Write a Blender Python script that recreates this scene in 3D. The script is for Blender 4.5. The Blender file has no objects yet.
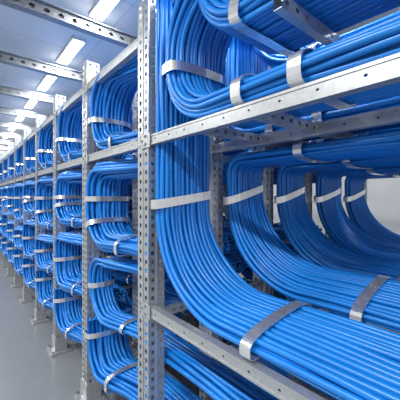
import bpy, math, random
from mathutils import Vector
random.seed(7)
C=bpy.context.scene.collection
EYE=2.12
TH=math.atan2(240,290)
try:
    bpy.context.scene.view_settings.view_transform='Standard'
except Exception: pass

# ---------------- materials ----------------
def newmat(name):
    m=bpy.data.materials.new(name); m.use_nodes=True
    nt=m.node_tree; b=nt.nodes['Principled BSDF']
    return m,nt,b
def noise_mix(nt,b,c1,c2,scale,detail=3,coord='Object',inp='Base Color',voronoi=False):
    tc=nt.nodes.new('ShaderNodeTexCoord')
    if voronoi:
        n=nt.nodes.new('ShaderNodeTexVoronoi'); n.inputs['Scale'].default_value=scale; out=n.outputs['Color']
    else:
        n=nt.nodes.new('ShaderNodeTexNoise'); n.inputs['Scale'].default_value=scale; n.inputs['Detail'].default_value=detail; out=n.outputs['Fac']
    nt.links.new(tc.outputs[coord],n.inputs['Vector'])
    r=nt.nodes.new('ShaderNodeValToRGB'); r.color_ramp.elements[0].color=c1; r.color_ramp.elements[1].color=c2
    r.color_ramp.elements[0].position=.3; r.color_ramp.elements[1].position=.7
    nt.links.new(out,r.inputs['Fac']); nt.links.new(r.outputs['Color'],b.inputs[inp])
    return n,r
steel,nt,b=newmat('galvanized_steel')
noise_mix(nt,b,(.45,.47,.485,1),(.51,.53,.545,1),60,voronoi=True)
b.inputs['Metallic'].default_value=.65; b.inputs['Roughness'].default_value=.34
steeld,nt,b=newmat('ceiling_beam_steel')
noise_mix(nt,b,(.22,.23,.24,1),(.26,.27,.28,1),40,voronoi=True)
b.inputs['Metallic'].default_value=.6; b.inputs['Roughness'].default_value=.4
strapm,nt,b=newmat('strap_metal')
noise_mix(nt,b,(.78,.80,.82,1),(.90,.91,.93,1),25)
b.inputs['Metallic'].default_value=.85; b.inputs['Roughness'].default_value=.22
cablem,nt,b=newmat('blue_cable_jacket')
noise_mix(nt,b,(.004,.17,.58,1),(.008,.22,.70,1),3)
b.inputs['Roughness'].default_value=.34
boltm,nt,b=newmat('bolt_zinc'); noise_mix(nt,b,(.25,.27,.3,1),(.4,.42,.45,1),80); b.inputs['Metallic'].default_value=.8; b.inputs['Roughness'].default_value=.35
floorm,nt,b=newmat('floor_vinyl')
noise_mix(nt,b,(.20,.215,.23,1),(.22,.235,.25,1),1.5)
b.inputs['Roughness'].default_value=.24
wallm,nt,b=newmat('wall_paint'); noise_mix(nt,b,(.56,.58,.60,1),(.60,.62,.64,1),2); b.inputs['Roughness'].default_value=.7
ceilm,nt,b=newmat('ceiling_panel')
tc=nt.nodes.new('ShaderNodeTexCoord'); br=nt.nodes.new('ShaderNodeTexBrick'); br.offset=0
br.inputs['Color1'].default_value=(.58,.58,.57,1); br.inputs['Color2'].default_value=(.60,.60,.59,1); br.inputs['Mortar'].default_value=(.47,.47,.46,1)
br.inputs['Scale'].default_value=1; br.inputs['Mortar Size'].default_value=.012; br.inputs['Brick Width'].default_value=1.7; br.inputs['Row Height'].default_value=1.7
nt.links.new(tc.outputs['Object'],br.inputs['Vector']); nt.links.new(br.outputs['Color'],b.inputs['Base Color'])
lampm,nt,b=newmat('lamp_diffuser'); b.inputs['Emission Color'].default_value=(.97,.99,1,1); b.inputs['Emission Strength'].default_value=5
noise_mix(nt,b,(.9,.9,.9,1),(.95,.95,.95,1),5)

# ---------------- mesh helpers ----------------
class MB:
    def __init__(s): s.v=[]; s.f=[]; s.m=[]
    def box(s,x0,x1,y0,y1,z0,z1,mi=0):
        n=len(s.v)
        s.v+=[(x0,y0,z0),(x1,y0,z0),(x1,y1,z0),(x0,y1,z0),(x0,y0,z1),(x1,y0,z1),(x1,y1,z1),(x0,y1,z1)]
        for f in ((0,3,2,1),(4,5,6,7),(0,1,5,4),(1,2,6,5),(2,3,7,6),(3,0,4,7)):
            s.f.append(tuple(n+i for i in f)); s.m.append(mi)
    def holed(s,O,U,W,lu,lw,nu,hr):
        O=Vector(O);U=Vector(U);W=Vector(W); cu=lu/nu
        for i in range(nu):
            c=O+U*(cu*(i+.5))+W*(lw/2); n=len(s.v)
            for a,bb in ((1,0),(1,1),(0,1),(-1,1),(-1,0),(-1,-1),(0,-1),(1,-1)):
                s.v.append(tuple(c+U*(a*cu/2)+W*(bb*lw/2)))
            for k in range(8):
                an=k*math.pi/4
                s.v.append(tuple(c+U*(math.cos(an)*hr*1.25)+W*(math.sin(an)*hr)))
            for k in range(8):
                k2=(k+1)%8
                s.f.append((n+k,n+k2,n+8+k2,n+8+k)); s.m.append(0)
    def cyl(s,c,axis,r,h,seg=6,mi=0):
        c=Vector(c);a=Vector(axis).normalized(); u=a.orthogonal().normalized(); w=a.cross(u); n=len(s.v)
        for k in range(seg):
            t=2*math.pi*k/seg; p=c+u*math.cos(t)*r+w*math.sin(t)*r
            s.v.append(tuple(p)); s.v.append(tuple(p+a*h))
        for k in range(seg):
            k2=(k+1)%seg; s.f.append((n+2*k,n+2*k2,n+2*k2+1,n+2*k+1)); s.m.append(mi)
        s.f.append(tuple(n+2*k+1 for k in range(seg))); s.m.append(mi)
        s.f.append(tuple(n+2*k for k in reversed(range(seg)))); s.m.append(mi)
    def mesh(s,name,mats,smooth=False):
        me=bpy.data.meshes.new(name); me.from_pydata(s.v,[],s.f)
        for m in mats: me.materials.append(m)
        for p,mi in zip(me.polygons,s.m): p.material_index=mi; p.use_smooth=smooth
        me.update(); return me
def obj(name,me,loc=(0,0,0),parent=None):
    o=bpy.data.objects.new(name,me); C.objects.link(o)
    if parent: o.parent=parent
    o.location=loc
    return o
def top(o,label,cat,group=None):
    o['label']=label; o['category']=cat
    if group: o['group']=group
    return o

# ---------------- cable bundles ----------------
def profile(pts,cuts,step=.045):
    out=[]; n=len(pts); V=[Vector((p[0],p[1])) for p in pts]
    prev=V[0]; segs=[]
    for i in range(1,n-1):
        a=(V[i]-V[i-1]).normalized(); c=(V[i+1]-V[i]).normalized(); R=cuts[i-1]
        s=V[i]-a*R; e=V[i]+c*R
        segs.append(('l',prev,s)); segs.append(('a',s,s+a*R*.55,e-c*R*.55,e)); prev=e
    segs.append(('l',prev,V[-1]))
    for sg in segs:
        if sg[0]=='l':
            L=(sg[2]-sg[1]).length
            if L<.002: continue
            k=max(1,int(L/(step*2.5)))
            for j in range(k): out.append(sg[1].lerp(sg[2],j/k))
        else:
            p0,p1,p2,p3=sg[1:]; k=max(6,int((p3-p0).length*1.1/step))
            for j in range(k):
                t=j/k; u=1-t
                out.append(p0*u**3+p1*3*u*u*t+p2*3*u*t*t+p3*t**3)
    out.append(V[-1]); 
    return out
def dirs(P):
    r=[]
    for i in range(len(P)):
        a=P[max(0,i-1)]; b=P[min(len(P)-1,i+1)]; t=(b-a).normalized(); r.append((t,Vector((t.y,-t.x))))
    return r
def tube(mb,cs,ns,r,seg=8):
    n0=len(mb.v)
    for c,nn in zip(cs,ns):
        for k in range(seg):
            a=2*math.pi*k/seg
            mb.v.append((c[0]+r*math.cos(a), c[1]+r*math.sin(a)*nn.x, c[2]+r*math.sin(a)*nn.y))
    for i in range(len(cs)-1):
        for k in range(seg):
            k2=(k+1)%seg
            mb.f.append((n0+i*seg+k,n0+i*seg+k2,n0+(i+1)*seg+k2,n0+(i+1)*seg+k)); mb.m.append(0)
    mb.f.append(tuple(n0+k for k in range(seg))); mb.m.append(0)
    mb.f.append(tuple(n0+(len(cs)-1)*seg+k for k in reversed(range(seg)))); mb.m.append(0)
def make_bundle(x0,x1,nw,nl,pts,radii,straps,tilt=None,jit=.004,sep=True,seg=8,sw=.062,bulge=.015,drift=0):
    r=(x1-x0)/nw/2*.94; w=x1-x0
    parts=[]; big=MB()
    def dr(yl):
        if not drift: return 0
        q=min(1,max(0,(-yl-.25)/.6)); return drift*q*q*(3-2*q)
    def prof(fr):
        pp=[(p[0],p[1]+(tilt[i]*fr if tilt else 0)) for i,p in enumerate(pts)]
        P=profile(pp,radii); return P,dirs(P)
    pitch=r*1.84; T=2*r+(nl-1)*pitch
    def offs(fr,j):
        e=abs(2*fr-1); return T/2+(j-(nl-1)/2)*pitch*(1-.18*e*e)+bulge*(1-e*e)
    for j in range(nl):
        cnt=nw-(j%2)
        for i in range(cnt):
            if nl>=3 and j in (0,nl-1) and i in (0,cnt-1): continue
            if nl>=4 and j==nl-1 and i in (1,cnt-2): continue
            fr=(i+.5+.5*(j%2))/nw
            P,D=prof(fr); x=x0+w*fr; off=offs(fr,j)
            ph1,ph2,ph3=[random.random()*6.28 for _ in range(3)]; f1=random.uniform(.5,1.4)
            cs=[];ns=[];L=0
            for k,(p,(t,n)) in enumerate(zip(P,D)):
                if k: L+=(p-P[k-1]).length
                dx=jit*math.sin(f1*L*4+ph1)+jit*.5*math.sin(L*9+ph3)+dr(p.x); do=jit*.9*math.sin(f1*L*5+ph2)
                q=p+n*(off+do); cs.append((x+dx,q.x,q.y)); ns.append(n)
            mb=MB() if sep else big
            tube(mb,cs,ns,r,seg)
            if sep: parts.append(('cable',mb.mesh('cable',[cablem],True)))
    if not sep: parts.append(('cable_mass',big.mesh('cable_mass',[cablem],True)))
    P0,D0=prof(0); P1,D1=prof(1)
    for (ty,tz) in straps:
        mb=MB()
        k=min(range(len(P0)),key=lambda q:(P0[q]-Vector((ty,tz))).length)
        p=P0[k]; t,n=D0[k]; sh=(Vector((ty,tz))-p).dot(t)
        def at(fr,off):
            a=P0[k]+D0[k][0]*sh; b_=P1[k]+D1[k][0]*sh; q=a.lerp(b_,fr)+n*off
            return Vector((x0+w*fr+dr(ty),q.x,q.y))
        tt=Vector((0,t.x,t.y)); m=36; th=.005
        def ring(ex):
            out=[]
            for q in range(m):
                a=2*math.pi*q/m; ca,sa=math.cos(a),math.sin(a)
                xx=.5+ (.5+(.004+ex)/w)*math.copysign(abs(ca)**.4,ca)
                b2=bulge*(1-(2*min(1,max(0,xx))-1)**2)
                oo=T/2+b2+(T/2+.005+ex)*math.copysign(abs(sa)**.55,sa)
                out.append(at(xx,oo))
            return out
        A=ring(0); B=ring(th)
        for q in range(m):
            mb.v+= [tuple(A[q]-tt*sw/2),tuple(B[q]-tt*sw/2),tuple(B[q]+tt*sw/2),tuple(A[q]+tt*sw/2)]
        for q in range(m):
            q2=(q+1)%m
            for s in range(4):
                s2=(s+1)%4
                mb.f.append((q*4+s,q*4+s2,q2*4+s2,q2*4+s)); mb.m.append(0)
        me=mb.mesh('strap',[strapm]); parts.append(('strap',me))
    return parts
def place(parts,loc,label,group):
    e=obj('cable_bundle',None,loc); e.empty_display_size=.1
    top(e,label,'cables',group)
    for nm,me in parts: obj(nm,me,(0,0,0),e)
    return e

ZT=.43
ZB=-.745
Y1=1.747
ZU=.352
def z(v): return EYE+v
YR=Y1-.004
Ln=make_bundle(1.0,1.50,15,3,[(-.0,1.36),(-.0,.5),(0,ZB),(-1.85,ZB)],[.05,.64],[(0,-.05),(-.86,ZB)],tilt=[0,0,.07,.07],jit=.005,bulge=.015)
U1=make_bundle(1.0,1.50,15,5,[(-.95,1.34),(0,1.34),(0,ZT),(-1.75,ZT)],[.45,.42],[(0,.80),(-.68,ZT),(-.99,ZT)],jit=.005)
U2=make_bundle(1.0,1.52,15,5,[(-1.0,1.95),(0,1.25),(0,.82),(-1.3,.82)],[.0,.38],[(-.34,.82)],jit=.005)
place(Ln,(0,YR,EYE),'thick bundle of bright blue cables sweeping down onto steel shelf','blue cable bundles')
place(U1,(0,YR-.12,EYE),'flat stack of blue cables lying along the upper steel beam','blue cable bundles')
place(U2,(0,YR-.44,EYE),'blue cable bundle curving over the upper crossbar','blue cable bundles')
COLX=[1.0,1.58,2.28,3.02,3.76,4.6]
ptsL=[(-1.5,ZU),(0,ZU),(0,ZB+.03),(-1.5,ZB+.03)]
L2=make_bundle(1.005,1.46,14,3,[(-1.6,ZU),(0,ZU),(0,ZB+.03),(-1.6,ZB+.03)],[.17,.70],[(0,-.03),(-1.06,ZB+.03),(-.70,ZU)],tilt=[0,0,.12,.12],jit=.005,bulge=.012)
Lmono=make_bundle(1.005,1.52,14,3,ptsL,[.17,.70],[(0,-.03),(-.9,ZB+.03),(-.6,ZU)],tilt=[0,0,.12,.12],sep=False,seg=8,bulge=.012)
Umono=make_bundle(1.015,1.56,13,3,[(0,1.32),(0,ZT),(-1.5,ZT)],[.3],[(0,.78),(-.5,ZT),(-.85,ZT)],sep=False,seg=7)
V2=make_bundle(1.015,1.50,13,3,[(0,1.6),(0,.86),(-1.3,.86)],[.45],[(-.55,.86)],sep=False,seg=7)
L3=make_bundle(1.015,1.45,12,3,[(0,-.85),(0,-1.6),(-1.5,-1.6)],[.4],[(0,-1.2),(-.7,-1.6)],sep=False,seg=7)
for c in (1,2,3,4):
    dx=COLX[c]-1.0+.095
    place(L2 if c<3 else Lmono,(dx,YR,EYE),'blue cable bundle bending down inside the rack behind steel post','blue cable bundles')
    place(Umono,(dx-.04,YR,EYE),'blue cable bundle lying on the upper rack shelf','blue cable bundles')
    if c<4: place(V2,(dx,YR-.24,EYE),'blue cable bundle sweeping over the top crossbar','blue cable bundles')
    if c<4: place(L3,(dx,YR-.12,EYE),'blue cable bundle running along the bottom shelf','blue cable bundles')

def far_set(sep,near=False,v=0):
    w=.44; k=dict(sep=sep,seg=8 if sep else 6,sw=.05,jit=.006,bulge=.025,drift=.13)
    e=-1.08; x=.955; e2=-3.0 if near else e
    h=-.52+v
    return [
     make_bundle(.99,1.42,11,4,[(e,1.32),(0,1.21),(0,ZT),(e,ZT)],[.40,.34],[(0,.74),(-.48,ZT)],**k),
     make_bundle(x,x+w,11,4,[(e,.34),(0,.34),(0,h),(e,h)],[.26,.40],[(0,-.02),(-.06,h+.22),(-.60,h)],**k),
     make_bundle(x+(.05 if near else 0),x+(.30 if near else w),7 if near else 11,2 if near else 4,[(e,h-.06),(0,h-.06),(0,-1.20),(e2,-1.20)],[.22,.32],[(0,(h-1.26)/2),(-.60,-1.20)],**k),
     make_bundle(x,x+w,11,4,[(0,-1.22),(0,-1.76),(e2,-1.76)],[.36],[(0,-1.36),(-.48,-1.76)],**k),
    ]
FS1=far_set(True,True); FS=far_set(True,v=.14); FMs=[far_set(False),far_set(False,v=.16),far_set(False,v=-.06)]
FM=FMs[0]
flabels=['blue cables looping down onto the upper beam','blue cables looping in a tall C shape beside steel post',
 'blue cables dropping and curving round low in the rack','blue cables strapped and bending outward just above the floor']
NB=12
for bay in range(1,NB):
    yp=Y1+1.25*bay
    S=FS1 if bay==1 else (FS if bay==2 else FMs[bay%3])
    for col in range(0,4 if bay<4 else (2 if bay<7 else 1)):
        for q,parts in enumerate(S if col==0 else FM):
            place(parts,(COLX[col]-1.0+(.13 if col else 0),yp-.004,EYE),flabels[q],'blue cable bundles')

# ---------------- racks ----------------
PT=1.39; PW=.125
def post_mesh():
    mb=MB(); x0,x1,y0,y1=0,PW,.0,.16; zb=.012; h=EYE+PT-zb
    n=56
    mb.holed((x0,y0,zb),(0,0,1),(0,1,0),h,.08,n,.014)
    mb.holed((x0,y0+.08,zb),(0,0,1),(0,1,0),h,.08,n,.014)
    mb.holed((x0,y0,zb),(0,0,1),(1,0,0),h,.06,n,.013)
    mb.holed((x0+.065,y0,zb),(0,0,1),(1,0,0),h,.06,n,.013)
    mb.box(x0+.058,x0+.067,y0-.006,y0+.004,zb,zb+h)
    mb.box(x1-.004,x1,y0+.0005,y1,zb,zb+h)
    mb.box(x0+.0005,.045,y1-.004,y1,zb,zb+h)
    mb.box(.08,x1,y1-.004,y1,zb,zb+h)
    mb.box(x0-.006,x0+.004,.074,.086,zb,zb+h)
    mb.box(x0-.005,x0+.004,-.002,.008,zb,zb+h)
    return mb.mesh('post',[steel])
PM=post_mesh()
def beam_mesh(L):
    mb=MB(); n=int(L/.16)
    mb.holed((0,-L,-.058),(0,1,0),(0,0,1),L,.046,n,.0055)
    mb.box(-.004,.045,-L,0,-.012,0); mb.box(-.003,.045,-L,0,-.07,-.058)
    return mb.mesh('beam',[steel])
BM=beam_mesh(1.25-.165); BN=beam_mesh(1.95)
def cross_mesh(L):
    mb=MB(); n=int(L/.07)
    mb.holed((0,0,-.055),(1,0,0),(0,0,1),L,.055,n,.010)
    mb.box(0,L,.0005,.04,-.003,0); mb.box(0,L,.0005,.04,-.058,-.055)
    mb.holed((0,.04,-.055),(1,0,0),(0,0,1),L,.055,n,.010)
    return mb.mesh('crossbar',[steel])
def bracket_mesh():
    mb=MB(); mb.box(-.012,-.0065,-.03,.10,-.085,.015)
    for (y,zz) in ((.03,-.005),(.03,-.06),(.08,-.03)):
        mb.cyl((-.0125,y,zz),(-1,0,0),.010,.007,6,1)
    return mb.mesh('bracket',[steel,boltm])
BR=bracket_mesh()
def base_mesh():
    mb=MB(); mb.box(-.065,.19,-.06,.22,0,.03); mb.box(-.014,PW+.014,-.014,.174,.0305,.20)
    for x,y in ((-.04,-.035),(.165,-.035),(-.04,.195),(.165,.195)): mb.cyl((x,y,.0305),(0,0,1),.014,.022,6,1)
    return mb.mesh('base_plate',[steel,boltm])
BP=base_mesh()
cm={}
for bay in range(0,NB):
    yp=Y1+1.25*bay+.012
    r=obj('cable_rack',None,(0,yp,0)); top(r,'galvanized perforated steel cable rack bay filled with blue cables','rack','cable racks')
    ncol=6 if bay==0 else (5 if bay<4 else (3 if bay<7 else 2))
    for c in range(ncol):
        X=COLX[c]
        obj('post',PM,(X,0,0),r); obj('base_plate',BP,(X,0,0),r)
        if bay==0: sh=[.425,-.75]+([-1.62] if c else [])
        elif c==0: sh=[1.16,.425]
        else: sh=[1.16,.425,-1.77]
        for s in sh:
            obj('beam',BN if bay==0 else BM,(X,-.001,z(s)),r)
            if c==0: obj('bracket',BR,(X,0,z(s)),r)
        if c<ncol-1:
            L=round(COLX[c+1]-X-PW,3)
            if L not in cm: cm[L]=cross_mesh(L)
            for s in ([.425,-.75,1.1,-1.7] if bay else [.36,-.82,1.3,-1.7]):
                obj('crossbar',cm[L],(X+PW,.05,z(s)),r)
            if bay==0:
                L2_=round(COLX[c+1]-X,3)
                if ('n',L2_) not in cm: cm[('n',L2_)]=cross_mesh(L2_-.045)
                for (yy,s) in ((1.25,.42),(.85,.42),(1.0,-.755),(.45,-.755)):
                    obj('crossbar',cm[('n',L2_)],(X+.045,yy-yp,z(s)),r)
    if bay==0:
        def pbeam(L):
            mb=MB(); n=int(L/.075)
            mb.holed((0,-L,-.07),(0,1,0),(0,0,1),L,.07,n,.012)
            mb.box(0.0005,.04,-L,0,-.003,0); mb.box(.0005,.04,-L,0,-.073,-.07)
            return mb.mesh('beam',[steel])
        pb=pbeam(1.95)
        obj('beam',pb,(1.58,-.001,z(.815)),r); obj('beam',pb,(2.28,-.001,z(.815)),r)
        obj('beam',pb,(1.58,-.001,z(1.30)),r)
        obj('crossbar',cross_mesh(.60),(.985,.68-yp,z(.814)),r)
        obj('crossbar',cross_mesh(.65),(1.625,.68-yp,z(.814)),r)
        mb=MB(); mb.holed((0,0,0),(0,0,1),(1,0,0),.9,.05,14,.010); mb.box(0,.004,.0005,.045,0,.9); mb.box(.046,.05,.0005,.045,0,.9)
        obj('hanger_strut',mb.mesh('hanger_strut',[steel]),(.935,.635-yp,z(.775)),r)

# ---------------- room ----------------
def slab(name,x0,x1,y0,y1,z0,z1,m):
    mb=MB(); mb.box(x0,x1,y0,y1,z0,z1); o=obj(name,mb.mesh(name,[m])); o['kind']='structure'; return o
CH=EYE+2.45
slab('floor',-4,7.2,-4,24.2,-.1,0,floorm)
slab('ceiling',-4,7.2,-4,24.2,CH,CH+.1,ceilm)
slab('wall_right',7,7.2,-4,24,0,CH,wallm)
slab('wall_far',-4,7,24,24.2,0,CH,wallm)
mb=MB(); L=11.0
mb.holed((0,0,.012),(1,0,0),(0,0,1),L,.13,70,.026)
mb.box(0,L,-.04,.07,0,.012); mb.box(0,L,-.04,.07,.142,.154); mb.box(0,L,.04,.044,.012,.142)
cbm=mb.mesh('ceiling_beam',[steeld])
for i in range(11):
    y=2.1+1.7*i
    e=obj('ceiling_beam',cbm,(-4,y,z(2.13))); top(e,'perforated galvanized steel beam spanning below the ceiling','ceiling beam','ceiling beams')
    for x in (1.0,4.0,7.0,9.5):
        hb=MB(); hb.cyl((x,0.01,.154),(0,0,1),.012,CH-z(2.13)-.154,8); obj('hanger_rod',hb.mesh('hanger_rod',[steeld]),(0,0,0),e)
mb=MB(); mb.box(-.10,.10,-.50,.50,0,.05); hm=mb.mesh('lamp_housing',[wallm])
mb=MB(); mb.box(-.08,.08,-.48,.48,-.012,0); dm=mb.mesh('lamp_diffuser',[lampm])
for X,ys in ((1.41,[0+1.7*i for i in range(13)]),(-1.6,[-2+3.4*i for i in range(7)]),(4.6,[0+3.4*i for i in range(6)])):
    for y in ys:
        e=obj('ceiling_lamp',hm,(X,y,CH-.05)); top(e,'rectangular white fluorescent ceiling lamp, switched on','lamp','ceiling lamps')
        obj('lamp_diffuser',dm,(0,0,0),e)
        ld=bpy.data.lights.new('lamp_light','AREA'); ld.shape='RECTANGLE'; ld.size=.155; ld.size_y=.94
        ld.energy=150 if X<0 else (68 if X<3 else 45); ld.color=(1,.995,.98)
        lo=bpy.data.objects.new('lamp_light',ld); C.objects.link(lo); lo.location=(X,y,CH-.07)

w=bpy.data.worlds.new('World'); bpy.context.scene.world=w; w.use_nodes=True
w.node_tree.nodes['Background'].inputs['Color'].default_value=(.98,.99,1,1)
w.node_tree.nodes['Background'].inputs['Strength'].default_value=.58

cam=bpy.data.cameras.new('Camera'); cam.sensor_width=36; cam.lens=290/400*36; cam.shift_y=-.0075; cam.clip_start=.02
co=bpy.data.objects.new('Camera',cam); C.objects.link(co); co.location=(0,0,EYE); co.rotation_euler=(math.pi/2,0,-TH)
bpy.context.scene.camera=co
